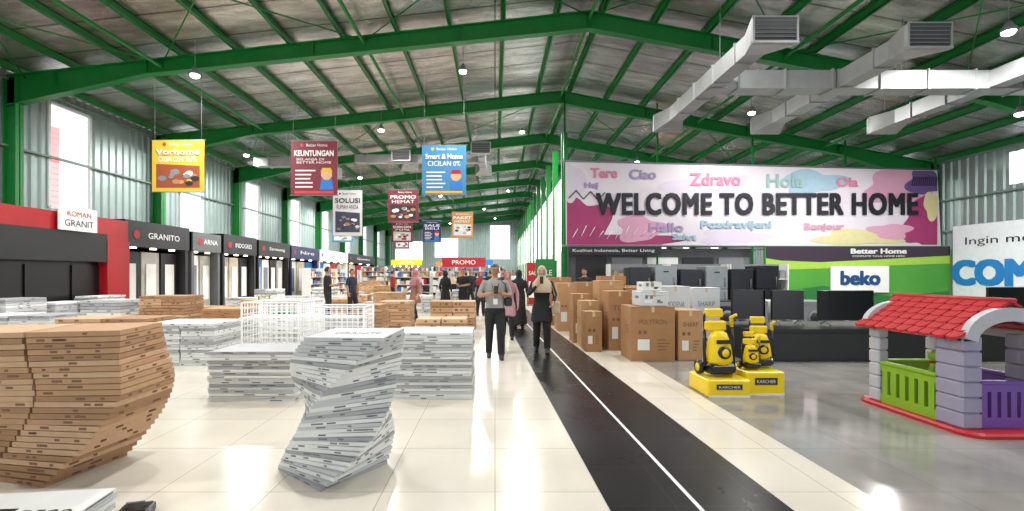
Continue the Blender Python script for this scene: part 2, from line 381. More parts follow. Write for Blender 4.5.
b=MB()
b.box(2.9,10.2,17.75,17.85,0,2.55,M('back_panel_grey',(84,84,88),.6,var=.2,vs=1.5))
b.box(2.8,6.3,17.1,17.3,2.28,2.58,NAVY); b.text('Kualitet Indonesia, Better Living',4.5,17.08,2.43,3.1,.14,WHITE,bold=0)
for i in range(5): b.box(3.2+1.4*i,4.4+1.4*i,17.7,17.74,.4,2.2,(CHAR,GREY,WHITE,CHAR,GREY)[i])
b.obj('partition_panel')
# green billboard
b=MB(); y=17.15
b.box(10.3,17.35,y,y+.06,0,2.62,M('board_green',(74,150,50),.5,var=.12,vs=1))
flat(b,[(10.32,2.6),(17.33,2.6),(17.33,2.25),(14.5,2.1),(12.4,2.0),(10.9,2.06),(10.32,2.15)],y-.01,M('board_plum',(50,32,52),.5))
flat(b,[(10.32,2.15),(10.9,2.06),(12.4,2.0),(14.5,2.1),(17.33,2.25),(17.33,1.95),(14.5,1.85),(12.4,1.75),(10.32,1.7)],y-.014,M('board_lime',(150,190,64),.5))
flat(b,[(10.32,.1),(17.3,.1),(17.3,.9),(15,.7),(12.5,1.1),(10.32,.8)],y-.012,M('board_darkgreen',(34,110,48),.5))
b.text('Better Home',14.6,y-.02,2.42,2.1,.18,WHITE,heavy=.01); b.text('COMPLETE YOUR HOME HERE',14.6,y-.02,2.23,2.0,.06,WHITE,bold=0)
b.box(12.75,14.95,y-.08,y-.02,.85,1.85,WHITE); b.text('beko',13.85,y-.09,1.4,1.45,.5,M('beko_blue',(20,70,120),.4),heavy=.03)
b.obj('green_billboard')
# right wall sign
b=MB(); x=17.35
b.box(x,x+.06,9,17.05,.5,3.35,M('sign_white',(220,226,230),.5))
b.text('Ingin membeli apa?',x-.01,14.3,2.72,4.6,.36,NAVY,'-X',0)
k=0
for dy in (-.07,-.02,.02,.07):
    for dz in (-.05,0,.05): b.text('COMING',x-.01-.0015*k,14.75+dy,1.6+dz,4.5,.85,M('sign_blue',(36,124,190),.4),'-X',0); k+=1
b.obj('wall_sign')

# ------------------------------------------------------------ hanging posters
def poster(x0,x1,y,z0,z1,bg,acc,acc2,title,sub,style=0):
    w=x1-x0;h=z1-z0;cx=(x0+x1)/2; b=MB(); r=random.Random(int(x0*77))
    b.box(-w/2,w/2,-.01,.01,-h/2,h/2,bg)
    b.text(title,0,-.02,h*.27,w*.84,h*.1,acc2,heavy=w*.006); b.text(sub,0,-.02,h*.13,w*.74,h*.1,acc2)
    b.text('Better Home',.06*w,-.02,h*.42,w*.45,h*.05,acc2)
    flat(b,[(-w*.26+w*.035*math.cos(a*.4),h*.42+w*.035*math.sin(a*.4)) for a in range(16)],-.02,acc)
    if style==0:
        flat(b,[(-w*.42,-h*.42),(w*.42,-h*.42),(w*.42,-h*.0),(-w*.42,h*.04)],-.014,acc)
        for k in range(14):
            cxx=r.uniform(-.34,.34)*w; cz=-h*r.uniform(.08,.36); rx=w*r.uniform(.05,.1)
            flat(b,[(cxx+rx*math.cos(a*.7),cz+rx*.6*math.sin(a*.7)) for a in range(9)],-.018-.0005*k,r.choice([WHITE,CARD,CARD2,acc2,GREY,bg,CHAR]))
    else:
        for k in range(5): b.box(-w*.4,-w*r.uniform(-.05,.1),-.018,-.014,-h*(.06+.075*k),-h*(.035+.075*k),acc2)
        b.box(-w*.42,w*.42,-.018,-.012,-h*.47,-h*.42,acc)
        flat(b,[(w*.27+w*.12*math.cos(a*.4),-h*.12+w*.12*math.sin(a*.4)) for a in range(16)],-.02,SKP)
        flat(b,[(w*.12,-h*.4),(w*.42,-h*.4),(w*.38,-h*.2),(w*.16,-h*.2)],-.019,BLUE)
        flat(b,[(w*.14,-h*.08),(w*.4,-h*.08),(w*.36,-h*.0),(w*.18,-h*.0)],-.024,RED if bg is not pr else py)
    b.tube([(-w/2-.03,0,h/2),(w/2+.03,0,h/2)],.015,GREY,8); b.tube([(-w/2-.03,0,-h/2),(w/2+.03,0,-h/2)],.015,GREY,8)
    zc=(z0+z1)/2
    for sx_ in(-w*.45,w*.45): b.tube([(sx_,0,h/2),(sx_,0,roofz(cx+sx_)-zc-.05)],.006,GREY,5)
    b.obj('hanging_poster',(cx,y,zc))
P=lambda n,c:M('poster_'+n,c,.5,var=.05)
SKP=P('skin',(210,160,120))
py,pr,pb,pn,pw,po=P('yellow',(202,168,48)),P('red',(112,14,38)),P('blue',(56,122,168)),P('navy',(18,34,96)),P('white',(200,200,200)),P('orange',(186,130,64))
poster(-9.9,-8.4,13,3.92,5.42,py,P('brown',(140,66,34)),WHITE,'Vorhome','DISKON 50%')
poster(-6.35,-4.9,14,4.0,5.69,pr,P('rose',(196,50,60)),WHITE,'KEUNTUNGAN','BELANJA DI\nBETTER HOME',1)
poster(-2.35,-.93,14.5,4.1,5.7,pb,py,WHITE,'Smart & Home','CICILAN 0%',1)
poster(-7.2,-5.9,20,3.24,5.28,pw,P('slate',(50,56,76)),P('slate2',(40,44,60)),'SOLUSI','RUMAH ANDA')
poster(-4.75,-3.4,20,3.86,5.3,pr,CHAR,WHITE,'PROMO','HEMAT')
poster(-5.5,-4.4,24,3.25,4.3,pr,pw,WHITE,'DISKON','70%')
poster(-3.84,-2.88,24,3.25,4.4,pn,pb,WHITE,'SALE','BELI',1)
poster(-2.3,-1.17,24,3.5,4.86,po,pw,WHITE,'PAKET','HEMAT')
poster(8.0,9.4,23,5.95,6.7,po,RED,WHITE,'DECO','SALE')
poster(-9.4,-8.2,26,3.4,4.6,pb,pw,WHITE,'Bathroom','SET')
poster(-6.9,-5.9,31,3.3,4.4,pr,pw,WHITE,'GRATIS','ONGKIR')

# ------------------------------------------------------------ left booths
b=MB()
b.box(-13.3,-11.5,5.5,14.1,2.55,3.2,RED); b.box(-11.75,-11.45,13.3,14.1,0,2.55,RED); b.box(-13.3,-11.5,13.95,14.1,0,2.55,RED)
b.box(-13.35,-13.25,5.5,13.95,0,2.55,BLACK); b.box(-13.3,-11.6,5.5,13.3,2.5,2.55,BLACK)
b.box(-13.3,-11.5,5.5,5.65,0,2.55,RED)
b.box(-11.52,-11.46,5.5,13.3,1.9,2.72,BLACK); b.box(-11.8,-11.74,5.5,13.3,0,2.0,BLACK)
for k in range(6): b.box(-11.73,-11.7,6.2+k*1.25,7.2+k*1.25,.6,1.8,BLACK)
b.box(-11.42,-11.36,11.75,12.85,2.72,3.35,WHITE); b.text('ROMAN',-11.35,12.3,3.17,.7,.14,RED,'+X',0); b.text('GRANIT',-11.35,12.3,2.92,.85,.18,CHAR,'+X',0)
b.obj('showroom_booth')
spot=M('spot_glow',(255,240,210),.4,emit=8)
def booth(y0,y1,top,face,title,tcol,panels,x=-11.8):
    b=MB()
    b.box(-13.3,x,y0,y0+.15,0,top,face); b.box(-13.3,x,y1-.15,y1,0,top,face); b.box(-13.35,-13.25,y0,y1,0,top,face)
    b.box(-13.3,x+.05,y0,y1,2.45,top,face)
    b.text(title,x+.06,(y0+y1)/2+.2,2.85,(y1-y0)*.5,.2,tcol,'+X',0)
    pts=[(x+.06,y0+.45+.14*math.cos(a*.4),2.85+.14*math.sin(a*.4)) for a in range(16)]
    b.add(pts,[list(range(16))],RED)
    n=len(panels); L=(y1-y0-.3)/n
    for i,pm in enumerate(panels):
        ya=y0+.15+i*L; b.box(-12.2,-12.1,ya+.05,ya+L-.05,.1,2.3,pm)
        b.box(-12.09,-12.07,ya+L*.25,ya+L*.75,.5,1.9,WHITE if pm is not WHITE else GREY)
        b.box(x-.25,x-.15,ya+L*.4,ya+L*.6,2.4,2.45,spot)
    b.obj('showroom_booth')
stone=M('stone_sample',(176,172,164),.4,var=.2,vs=3); cream=M('cream_sample',(206,190,166),.4,var=.12,vs=3)
booth(14.3,17.3,3.3,CHAR,'GRANITO',WHITE,[CHAR,stone,CHAR]); booth(17.5,19.3,3.2,M('booth_grey',(86,88,90),.5),'ARNA',WHITE,[WHITE,stone])
booth(19.5,22.2,3.3,CHAR,'INDOGRES',WHITE,[stone,cream,CHAR]); booth(22.4,25.8,3.25,BLACK,'Samsung',WHITE,[BLUE,WHITE,CHAR,stone])
booth(26,30,3.2,M('booth_navy',(30,40,80),.4),'Niro',WHITE,[WHITE,cream,BLUE]); booth(30.2,36,3.2,WHITE,'Home Care',BLUE,[BLUE,WHITE,RED,stone]); booth(36.2,44,3.2,CHAR,'Quadra',WHITE,[cream,RED,WHITE])

# ------------------------------------------------------------ stacks
def stack(x0,x1,y0,d,h,mats,layer=.045,jit=.012,name='tile_carton_stack',pallet=False,cols=1,ink=None):
    w=x1-x0; b=MB(); r=random.Random(int(x0*100+y0*37)); z=0; ink=ink or (INKB if mats[0] in(CARTB,CARD2) else INKG)
    if pallet:
        for k in range(3): b.box(-w/2+k*(w-.1)/2,-w/2+.1+k*(w-.1)/2,-d/2,d/2,0,.09,WOOD)
        for k in range(5): b.box(-w/2,w/2,-d/2+k*(d-.09)/4,-d/2+.09+k*(d-.09)/4,.09,.11,WOOD)
        z=.11
    while z+layer<=h+.001:
        for c in range(cols):
            ww=w/cols; jx,jy=r.uniform(-jit,jit),r.uniform(-jit,jit)
            b.lbox(-w/2+c*ww+jx+.006,-w/2+(c+1)*ww+jx-.006,-d/2+jy,d/2+jy,z,z+layer*.88,r.choice(mats),ink,r,rz=r.uniform(-.012,.012))
        z+=layer
    b.obj(name,((x0+x1)/2,y0+d/2,0))
W_=[CARTW,CARTW,CARTG,CARTG,CARTD]; B_=[CARTB,CARTB2,CARTB3]
stack(-3.48,-2.42,5.45,.65,.63,W_,.036); stack(-1.28,-.28,5.54,.65,.84,W_,.036); stack(-5.9,-4.75,7.6,.8,.72,W_,.045,cols=2)
stack(-8.7,-6.9,8.9,.8,.72,B_,.08,cols=2,pallet=True); stack(-8.3,-6.7,7.5,.7,.5,W_,.05,cols=2); stack(-10.4,-8.9,7.6,.8,.6,W_,.05,cols=2); stack(-10.8,-9.1,9.2,.8,.7,W_,.05,cols=2)
stack(-3.5,-2.75,10.9,.7,.85,B_,.09); stack(-4.25,-3.0,9.8,.7,.62,W_,.05); stack(-5.6,-4.4,9.8,.7,.62,W_,.05)
stack(-3.2,-2.35,12.5,.7,.8,B_,.1); stack(-1.8,-.55,12.5,.8,.8,B_,.16,cols=2); stack(-1.9,-.7,10.8,.7,.5,B_,.12,cols=2)
rr=random.Random(3)
for yy in (11.6,13.6,15.6,17.9,20,22.2,24.5,27,30.5,33,36.5):
    x=-10.7
    while x<-1.4:
        w_=rr.uniform(.9,1.5)
        bad=(-4.6<x<-.2 and yy<14) or (yy<17.7 and -6.9<x<-4.4) or (yy==15.6 and x>-3.6) or (19<yy<23 and x>-5.6) or (yy==13.6 and -4<x<-1.8) or (26<yy<32 and x<-10) or (24<yy<30 and x>-5)
        if not bad and rr.random()<.86:
            mt=rr.choice([W_,B_,W_,B_,[CARD2,CARD]]); stack(x,x+w_,yy,.8,rr.uniform(.45,1.0),mt,rr.choice([.05,.08,.14]),cols=rr.choice([1,2]),pallet=rr.random()<.4)
        x+=w_+rr.uniform(.12,.5)
for x0,y0,h in ((-11.4,9.9,1.0),(-11.4,11.0,.85),(-11.4,12.2,.95)): stack(x0,x0+.65,y0,.9,h,W_,.05)
b=MB(); b.box(-.3,.3,-.2,.2,0,.05,CARD2); b.box(-.28,.25,-.18,.2,.05,.09,CARD); b.obj('cardboard_carton',(-5.1,6.2,0),.3)

def twisted(name,loc,n,layer,fn,mats,ink,seed,top=None):
    b=MB(); r=random.Random(seed)
    for i in range(n):
        t=i/(n-1); ox,oy,ang,w,d=fn(t); z=i*layer
        b.lbox(ox-w/2,ox+w/2,oy-d/2,oy+d/2,z,z+layer*.88,r.choice(mats),ink,r,rz=ang+r.uniform(-.02,.02),sides=2)
    if top:
        ox,oy,ang,w,d=fn(1); b.text(top,ox+.02,oy-.05,n*layer+.001-layer*.11,.36,.1,CHAR,'up',0)
    b.obj(name,loc)
def ftw(t):
    return (-.12+.2*t+.04*math.sin(t*math.pi*2), .02*math.sin(6*t), -.65+t*2.15, .6,.6)
twisted('spiral_tile_carton_stack',(-1.18,3.62,0),35,.031,ftw,[CARTW,CARTW,CARTG,CARTG,CARTD],INKG,5,'GRANITE')
# large brown carton stack: two cartons per course, leaning outwards in the middle
b=MB(); r=random.Random(8); n=26
for i in range(n):
    t=i/(n-1); ang=-.22+.42*t; ox=-.2+.42*math.sin(min(1,t*1.25)*math.pi*.62)-.16*max(0,t-.6); z=i*.0435
    R=Matrix.Rotation(ang,3,'Z')
    for cx_ in (-.62,0.0,):
        c=R@Vector((cx_,0,0)); b.lbox(ox+c.x-.3,ox+c.x+.3,c.y-.3,c.y+.3,z,z+.0385,r.choice(B_),INKB,r,rz=ang+r.uniform(-.015,.015),sides=2)
b.obj('spiral_tile_carton_stack',(-3.3,3.62,0))
b=MB(); r=random.Random(1)
for i in range(4): b.lbox(-.5,.5,-.3,.3,i*.03,i*.03+.026,[CARTG,CARTW][i%2],INKG,r,rz=.02*i)
b.box(-.3,.1,-.22,.08,.116,.119,CHAR); b.text('DECO',.3,0,.118,.3,.12,CHAR,'up')
b.obj('tile_carton_stack',(-3.0,2.66,0),.06)
b=MB(); b.bevbox(-.09,.09,-.07,.07,0,.06,.01,BLACK); b.tube([(-.05,0,.06),(-.05,0,.09),(.05,0,.09),(.05,0,.06)],.006,GREY,6); b.obj('packing_strap_tool',(-2.3,2.88,0),.3)

def basket(loc,w,d,h):
    b=MB(); WM=M('white_wire',(238,240,240),.35)
    for x in(-w/2,w/2):
        for y in(-d/2,d/2): b.tube([(x,y,0),(x,y,h)],.016,WM,6)
    for z in [.1+i*(h-.1)/11 for i in range(12)]:
        b.tube([(-w/2,-d/2,z),(w/2,-d/2,z),(w/2,d/2,z),(-w/2,d/2,z),(-w/2,-d/2,z)],.014 if z>h-.02 else .007,WM,5)
    for i in range(1,10):
        x=-w/2+w*i/10
        for y in(-d/2,d/2): b.tube([(x,y,.1),(x,y,h)],.006,WM,5)
    for i in range(1,7):
        y=-d/2+d*i/7
        for x in(-w/2,w/2): b.tube([(x,y,.1),(x,y,h)],.006,WM,5)
        b.tube([(-w/2,y,.1),(w/2,y,.1)],.006,WM,5)
    b.obj('wire_basket',loc)
basket((-3.5,7.3,0),.88,.6,1.1); basket((-2.72,8.0,0),.95,.6,.98); basket((-3.9,8.7,0),.95,.6,1.05)
b=MB(); b.bevbox(-.45,.45,-.3,.3,.14,.2,.02,GREEN); b.tube([(-.42,-.26,.2),(-.42,-.26,1.0),(-.42,.26,1.0),(-.42,.26,.2)],.018,GREEN,8)
b.bevbox(-.2,.4,-.25,.25,.2,.75,.03,GREEN)
for x in(-.34,.34):
    for y in(-.22,.22): b.tube([(x,y-.02,.07),(x,y+.02,.07)],.07,BLACK,12)
b.obj('platform_trolley',(-5.35,11.25,0))

# ------------------------------------------------------------ right cartons
def carton(x0,x1,y0,d,z0,h,mat=CARD,txt=None,lbl=None,name='appliance_carton'):
    b=MB(); w=x1-x0; r=random.Random(int(x0*91+y0*13)); b.bevbox(-w/2,w/2,-d/2,d/2,0,h,.006,mat)
    b.box(-.025,.025,-d/2-.001,d/2+.001,h-.1,h+.001,TAPE)
    b.box(-w/2+.01,w/2-.01,-d/2-.0012,-d/2,h-.012,h-.008,CHAR)
    ik=INKB if mat in (CARD,CARD2) else INKG
    if txt: b.text(txt,0,-d/2-.003,h*.72,w*.62,h*.09,ik)
    if lbl:
        b.box(-w*.35,-w*.08,-d/2-.003,-d/2,h*.2,h*.4,WHITE)
        for k in range(4): b.box(w*.1,w*r.uniform(.2,.38),-d/2-.002,-d/2,h*(.2+.06*k),h*(.2+.06*k)+.015,ik)
        for k in range(2): b.box(-w*.33+k*.09,-w*.33+k*.09+.05,-d/2-.002,-d/2,h*.5,h*.5+.06,ik)
        for k in range(3): b.box(-w/2-.002,-w/2,-d*.3,d*.1,h*(.5+.06*k),h*(.5+.06*k)+.015,ik)
    b.obj(name,((x0+x1)/2,y0+d/2,z0))
WC=M('white_carton',(206,208,210),.5,var=.05)
carton(1.8,2.13,8.95,.45,0,.8,CARD,None,1); carton(1.82,2.2,9.5,.5,0,.98,CARD2,'FRAGILE',1); carton(1.75,2.15,10.1,.5,0,1.1,CARD,'LG',1)
carton(2.42,3.2,8.0,.65,0,.97,CARD,'POLYTRON',1); carton(2.6,3.1,8.05,.5,.978,.26,WC,'Electrolux',1); carton(2.66,3.0,8.1,.35,1.246,.16,WHITE,None,1)
carton(3.28,3.72,8.05,.6,0,.9,CARD2,'SHARP',1); carton(2.3,2.75,9.1,.6,0,1.2,CARD,'TCL',1); carton(2.82,3.3,9.1,.6,0,1.05,CARD2,'LG',1); carton(3.35,3.95,9.1,.6,0,1.3,WC,'MODENA',1)
carton(2.3,2.85,10.0,.6,0,1.4,CARD2,'AQUA',1); carton(2.9,3.5,10.0,.6,0,1.25,CARD,'HAIER',1); carton(3.6,4.2,10.0,.6,0,1.1,CARD,'LG',1); carton(4.3,4.9,9.8,.6,0,1.25,WC,'SHARP',1)
carton(2.0,2.5,11,.6,0,1.35,CARD,None,1); carton(2.6,3.2,11,.6,0,1.5,CARD,None,1); carton(3.3,3.9,11.1,.6,0,1.25,CARD2,None,1)
carton(1.7,2.3,12.2,.7,0,1.3,CARD2,None,1); carton(1.65,2.3,13.6,.7,0,1.45,CARD,None,1); carton(1.6,2.3,15.2,.7,0,1.2,CARD,None,1)
def fridge(x,y,h,mat,w=.65,d=.65):
    b=MB(); b.bevbox(-w/2,w/2,-d/2+.05,d/2,.03,h,.02,mat); s=h*.62
    b.bevbox(-w/2+.003,w/2-.003,-d/2,-d/2+.048,.06,s-.005,.012,mat); b.bevbox(-w/2+.003,w/2-.003,-d/2,-d/2+.048,s+.005,h-.003,.012,mat)
    b.tube([(w*.36,-d/2-.03,s-.5),(w*.36,-d/2-.03,s-.08)],.012,GREY,8); b.tube([(w*.36,-d/2-.03,s+.06),(w*.36,-d/2-.03,s+.35)],.012,GREY,8)
    for zz in (s-.45,s-.1,s+.08,s+.3): b.box(w*.36-.01,w*.36+.01,-d/2-.03,-d/2+.01,zz,zz+.02,GREY)
    for xx in(-w*.4,w*.4):
        for yy in (-d*.35,d*.4): b.tube([(xx,yy,0),(xx,yy,.04)],.025,BLACK,8)
    b.box(-.08,.08,-d/2-.003,-d/2,h-.2,h-.16,CHAR); b.obj('refrigerator',(x,y,0))
FS=M('fridge_silver',(150,154,158),.3,.4); FD=M('fridge_dark',(50,52,58),.3,.4)
for i,(x,h,mt) in enumerate([(4.3,1.75,FD),(5.05,1.8,FS),(5.8,1.7,FD),(6.55,1.78,FS),(7.3,1.7,FD),(8.05,1.8,FD)]): fridge(x,13.6,h,mt)
def washer(x,y,mat=WHITE):
    b=MB(); b.bevbox(-.3,.3,-.3,.3,.0,.86,.02,mat); b.tube([(0,-.29,.42),(0,-.325,.42)],[.2,.18],GREY,24); b.tube([(0,-.32,.42),(0,-.335,.42)],[.14,.13],CHAR,24)
    b.box(-.28,.28,-.305,-.3,.72,.83,GREY); b.tube([(.18,-.3,.775),(.18,-.33,.775)],.03,WHITE,12); b.obj('washing_machine',(x,y,0))
for i in range(7): washer(4.5+.75*i,11.9,[WHITE,FS,FD,FS][i%4])
def shelf(x,y,w,h,rz=0,cols=None,seed=1,name='shelf_unit'):
    b=MB(); r=random.Random(seed); d=.5
    for xx in(-w/2,w/2): b.box(xx-.02,xx+.02,-d/2,d/2,0,h,WHITE)
    b.box(-w/2,w/2,d/2-.02,d/2,0,h,GREY); n=int(h/.42)
    for k in range(n):
        z=.1+k*.42; b.box(-w/2,w/2,-d/2,d/2-.02,z,z+.025,WHITE); x0=-w/2+.05
        while x0<w/2-.2:
            ww=r.uniform(.1,.25); b.box(x0,x0+ww*.9,-d/2+.05,d/2-.08,z+.025,z+.025+r.uniform(.15,.34),r.choice(cols)); x0+=ww
    b.obj(name,(x,y,0),rz)
cols=[RED,WHITE,CARD2,CARD,GREY,CHAR,po,BLUE,WHITE,CARTD]
for i in range(6): shelf(-10.8+2.1*i,40,2,2.2,0,cols,i)
for i in range(6): shelf(-11+2.1*i,46,2,2.4,0,cols,i+9)
for i in range(3): shelf(-10.9,27+2.2*i,2,1.9,math.pi/2,cols,i+20)
for i in range(3): shelf(-4.6+2.1*i,25.2,2,1.7,0,cols,i+50)
for i in range(3): shelf(5+2.1*i,15.9,2,1.9,0,[GREY,CHAR,WHITE,FS,CARD2],i+30)
b=MB(); b.box(-1.4,1.4,-.1,.1,2.0,2.6,RED); b.text('PROMO',0,-.12,2.3,1.5,.28,WHITE); b.box(-1.4,-1.3,-.1,.1,0,2,GREY); b.box(1.3,1.4,-.1,.1,0,2,GREY); b.box(-1.3,1.3,-.4,0,0,1,RED); b.obj('promo_counter',(-2.0,29,0))
for x,y,c,t in ((-7.5,38.2,YEL,'LAMPU'),(-1.5,38,BLUE,'CAT'),(-4.5,44,po,'DAPUR')):
    b=MB(); b.box(-1.3,1.3,-.1,.1,2.3,2.75,c); b.text(t,0,-.12,2.52,1.4,.25,WHITE); b.box(-1.3,-1.2,-.1,.1,0,2.3,GREY); b.box(1.2,1.3,-.1,.1,0,2.3,GREY); b.box(-1.1,1.1,-.4,0,0,1,WHITE)
    for k in range(5): b.ball((-1+.5*k,-.15,2.2),.06,spot,8,6); b.tube([(-1+.5*k,-.1,2.3),(-1+.5*k,-.15,2.22)],.01,GREY,5)
    b.obj('promo_counter',(x,y,0))
for x,y,c in ((1.85,16.6,GREEN),(2.2,18.6,GREEN),(1.9,22,RED)):
    b=MB(); b.box(-.35,.35,-.01,.01,.05,2.1,c); b.bevbox(-.37,.37,-.1,.1,0,.06,.015,GREY); b.text('SALE',0,-.015,1.6,.5,.2,WHITE); b.box(-.25,.25,-.015,-.011,.4,1.2,WHITE); b.obj('roll_up_standee',(x,y,0))

# ------------------------------------------------------------ TV platform and TVs
b=MB(); b.bevbox(4.5,13.0,7.95,9.2,0,.55,.01,BLACK); b.box(4.55,12.95,7.93,7.95,.05,.5,BLACK); b.box(4.45,13.05,7.9,9.25,.55,.58,BLACK); b.obj('display_platform')
SCR=M('tv_screen',(8,9,11),.15,var=.05)
def tv(x,y,z,w,h):
    b=MB(); b.bevbox(-w/2,w/2,-.02,.03,.08,.08+h,.008,BLACK); b.box(-w/2+.012,w/2-.012,-.024,-.02,.1,.07+h,SCR)
    b.box(-w/2,w/2,-.026,-.02,.08,.092,GREY); b.bevbox(-w*.3,w*.3,.03,.08,.15,.4,.01,BLACK)
    for s_ in(-1,1): b.tube([(s_*w*.36,-.13,.013),(s_*w*.36,0,.09),(s_*w*.36,.13,.013)],.012,GREY,8)
    b.box(-.04,.04,-.028,-.02,.082,.09,WHITE); b.obj('television',(x,y,z))
tv(4.95,8.8,.582,.66,.58); tv(5.62,8.65,.582,.62,.58); tv(6.62,8.5,.582,1.05,.58); tv(9.9,8.55,.582,1.1,.64)

# ------------------------------------------------------------ pressure washers display
def pedestal(x,y,w,h):
    b=MB(); b.bevbox(-w/2,w/2,-.28,.28,0,h,.015,YEL); b.box(-w*.3,w*.3,-.284,-.28,h*.45,h*.75,CHAR); b.text('KARCHER',0,-.287,h*.6,w*.5,h*.14,WHITE)
    b.box(-w*.48,w*.48,-.283,-.279,.0,.025,WHITE); b.obj('display_pedestal',(x,y,0))
def pwash(x,y,z,s=1,rz=0):
    b=MB()
    b.bevbox(-.17*s,.17*s,-.13*s,.13*s,.03*s,.16*s,.03*s,BLACK)
    b.loft([(0,0,.14*s,.15*s,.12*s),(0,-.01*s,.2*s,.165*s,.135*s),(0,-.01*s,.33*s,.15*s,.125*s),(0,0,.45*s,.13*s,.105*s),(0,.0,.53*s,.1*s,.08*s),(0,0,.56*s,.05*s,.04*s)],YEL,18)
    b.tube([(0,-.11*s,.3*s),(0,-.15*s,.3*s)],[.085*s,.075*s],BLACK,18); b.tube([(0,-.15*s,.3*s),(0,-.157*s,.3*s)],[.05*s,.045*s],YEL,14)
    b.box(-.1*s,.1*s,-.13*s,-.12*s,.41*s,.46*s,BLACK)
    for sx_ in(-1,1):
        b.tube([(sx_*.17*s,.1*s,.092*s),(sx_*.22*s,.1*s,.092*s)],.09*s,BLACK,20); b.tube([(sx_*.22*s,.1*s,.09*s),(sx_*.226*s,.1*s,.09*s)],.05*s,YEL,14)
    b.tube([(-.12*s,.09*s,.3*s),(-.12*s,.12*s,.72*s),(-.09*s,.12*s,.8*s),(.09*s,.12*s,.8*s),(.12*s,.12*s,.72*s),(.12*s,.09*s,.3*s)],.016*s,BLACK,10)
    b.bevbox(-.11*s,.11*s,.07*s,.15*s,.72*s,.83*s,.012*s,YEL); b.bevbox(-.13*s,.13*s,.02*s,.12*s,.55*s,.68*s,.02*s,YEL)
    pts=[(.0+.1*s*math.cos(a*.5),.0+(.15+.0)*s, .5*s+.1*s*math.sin(a*.5)) for a in range(26)]
    b.tube(pts,.011*s,BLACK,8)
    b.tube([(.2*s,-.02*s,.12*s),(.2*s,.03*s,.62*s)],.012*s,BLACK,8); b.tube([(.2*s,.03*s,.6*s),(.2*s,.05*s,.72*s),(.2*s,-.05*s,.76*s)],[.022*s,.026*s,.02*s],YEL,8)
    b.tube([(-.19*s,-.02*s,.12*s),(-.19*s,.02*s,.55*s)],[.022*s,.014*s],BLACK,8)
    b.obj('pressure_washer',(x,y,z),rz)
pedestal(2.94,5.92,.54,.22); pedestal(3.46,6.02,.48,.3)
pwash(2.93,5.9,.225,1.04,.1); pwash(3.35,5.9,.305,.58,-.1); pwash(3.57,6.06,.305,.8,-.15)

# ------------------------------------------------------------ playhouse
LIL=M('lilac_plastic',(158,154,176),.4,var=.05); GRY=M('light_grey_plastic',(190,188,196),.4,var=.05); LG=M('lime_plastic',(138,182,46),.4,var=.05); PU=M('purple_plastic',(118,82,166),.4,var=.05); RP=M('red_plastic',(182,30,36),.4,var=.1)
b=MB(); ox,oy=4.92,4.9
def rrect(w,d,r,n=6):
    pts=[]
    for cx,cy,a0 in ((w-r,d-r,0),(-w+r,d-r,90),(-w+r,-d+r,180),(w-r,-d+r,270)):
        for k in range(n+1):
            a=math.radians(a0+90*k/n); pts.append((cx+r*math.cos(a),cy+r*math.sin(a)))
    return pts
rp=rrect(.52,.7,.18); vs=[]
for z,k in ((0,1),(.03,1.0),(.05,.97)): vs+=[(x*k+.06,y*k,z) for x,y in rp]
n=len(rp); fs=[list(range(2*n,3*n))]
for i in range(2):
    for k in range(n): fs.append((i*n+k,i*n+(k+1)%n,(i+1)*n+(k+1)%n,(i+1)*n+k))
b.add(vs,fs,RP)
def pillar(x0,x1,y0,y1,z1,mat,rows=6):
    h=(z1-.05)/rows
    for k in range(rows): b.bevbox(x0,x1,y0,y1,.05+k*h,.05+(k+1)*h-.004,.014,mat)
pillar(-.4,-.2,-.55,-.27,.95,LIL); pillar(.28,.42,-.55,-.3,.95,LIL); pillar(-.4,-.28,.4,.55,.95,GRY); pillar(.28,.42,.4,.55,.95,GRY)
def slatwall(axis,fix,a0,a1,z0,z1,mat,n):
    t=.035
    def bx(p,q,lo,hi):
        if axis=='x': b.box(fix-t/2,fix+t/2,p,q,lo,hi,mat)
        else: b.box(p,q,fix-t/2,fix+t/2,lo,hi,mat)
    bx(a0,a1,z0,z0+.1); bx(a0,a1,z1-.08,z1)
    if axis=='x': b.bevbox(fix-.035,fix+.035,a0,a1,z1-.01,z1+.03,.01,mat)
    else: b.bevbox(a0,a1,fix-.035,fix+.035,z1-.01,z1+.03,.01,mat)
    L=(a1-a0)/n
    for k in range(n): bx(a0+k*L+L*.2,a0+(k+1)*L-L*.2,z0+.1,z1-.08)
slatwall('x',-.36,-.27,.4,.05,.5,LG,6); slatwall('x',.36,-.3,.4,.05,.5,PU,6); slatwall('y',-.5,-.2,.28,.05,.48,PU,5)
slatwall('y',.5,-.28,.28,.05,.5,LG,5)
slatwall('y',-.5,.42,1.05,.05,.5,PU,6); pillar(1.05,1.17,-.57,-.43,.55,LIL,4)
b.bevbox(.4,1.2,-.62,-.38,0,.05,.015,RP)
b.box(-.4,-.32,-.55,.55,.9,.97,GRY); b.box(.34,.42,-.55,.55,.9,.97,GRY)
for yy in (-.62,.55):
    outer=[];inner=[]
    for k in range(17):
        a=math.pi*k/16; outer.append((.44*math.cos(a)+.01,.93+.3*math.sin(a))); inner.append((.33*math.cos(a)+.01,.9+.2*math.sin(a)))
    vs=[(x,yy,z) for x,z in outer+inner]+[(x,yy+.07,z) for x,z in outer+inner]; N=17; T=34
    fs=[]
    for k in range(16): fs+= [(k,k+1,N+k+1,N+k),(T+k,T+N+k,T+N+k+1,T+k+1),(k,T+k,T+k+1,k+1),(N+k,N+k+1,T+N+k+1,T+N+k)]
    b.add(vs,fs,GRY)
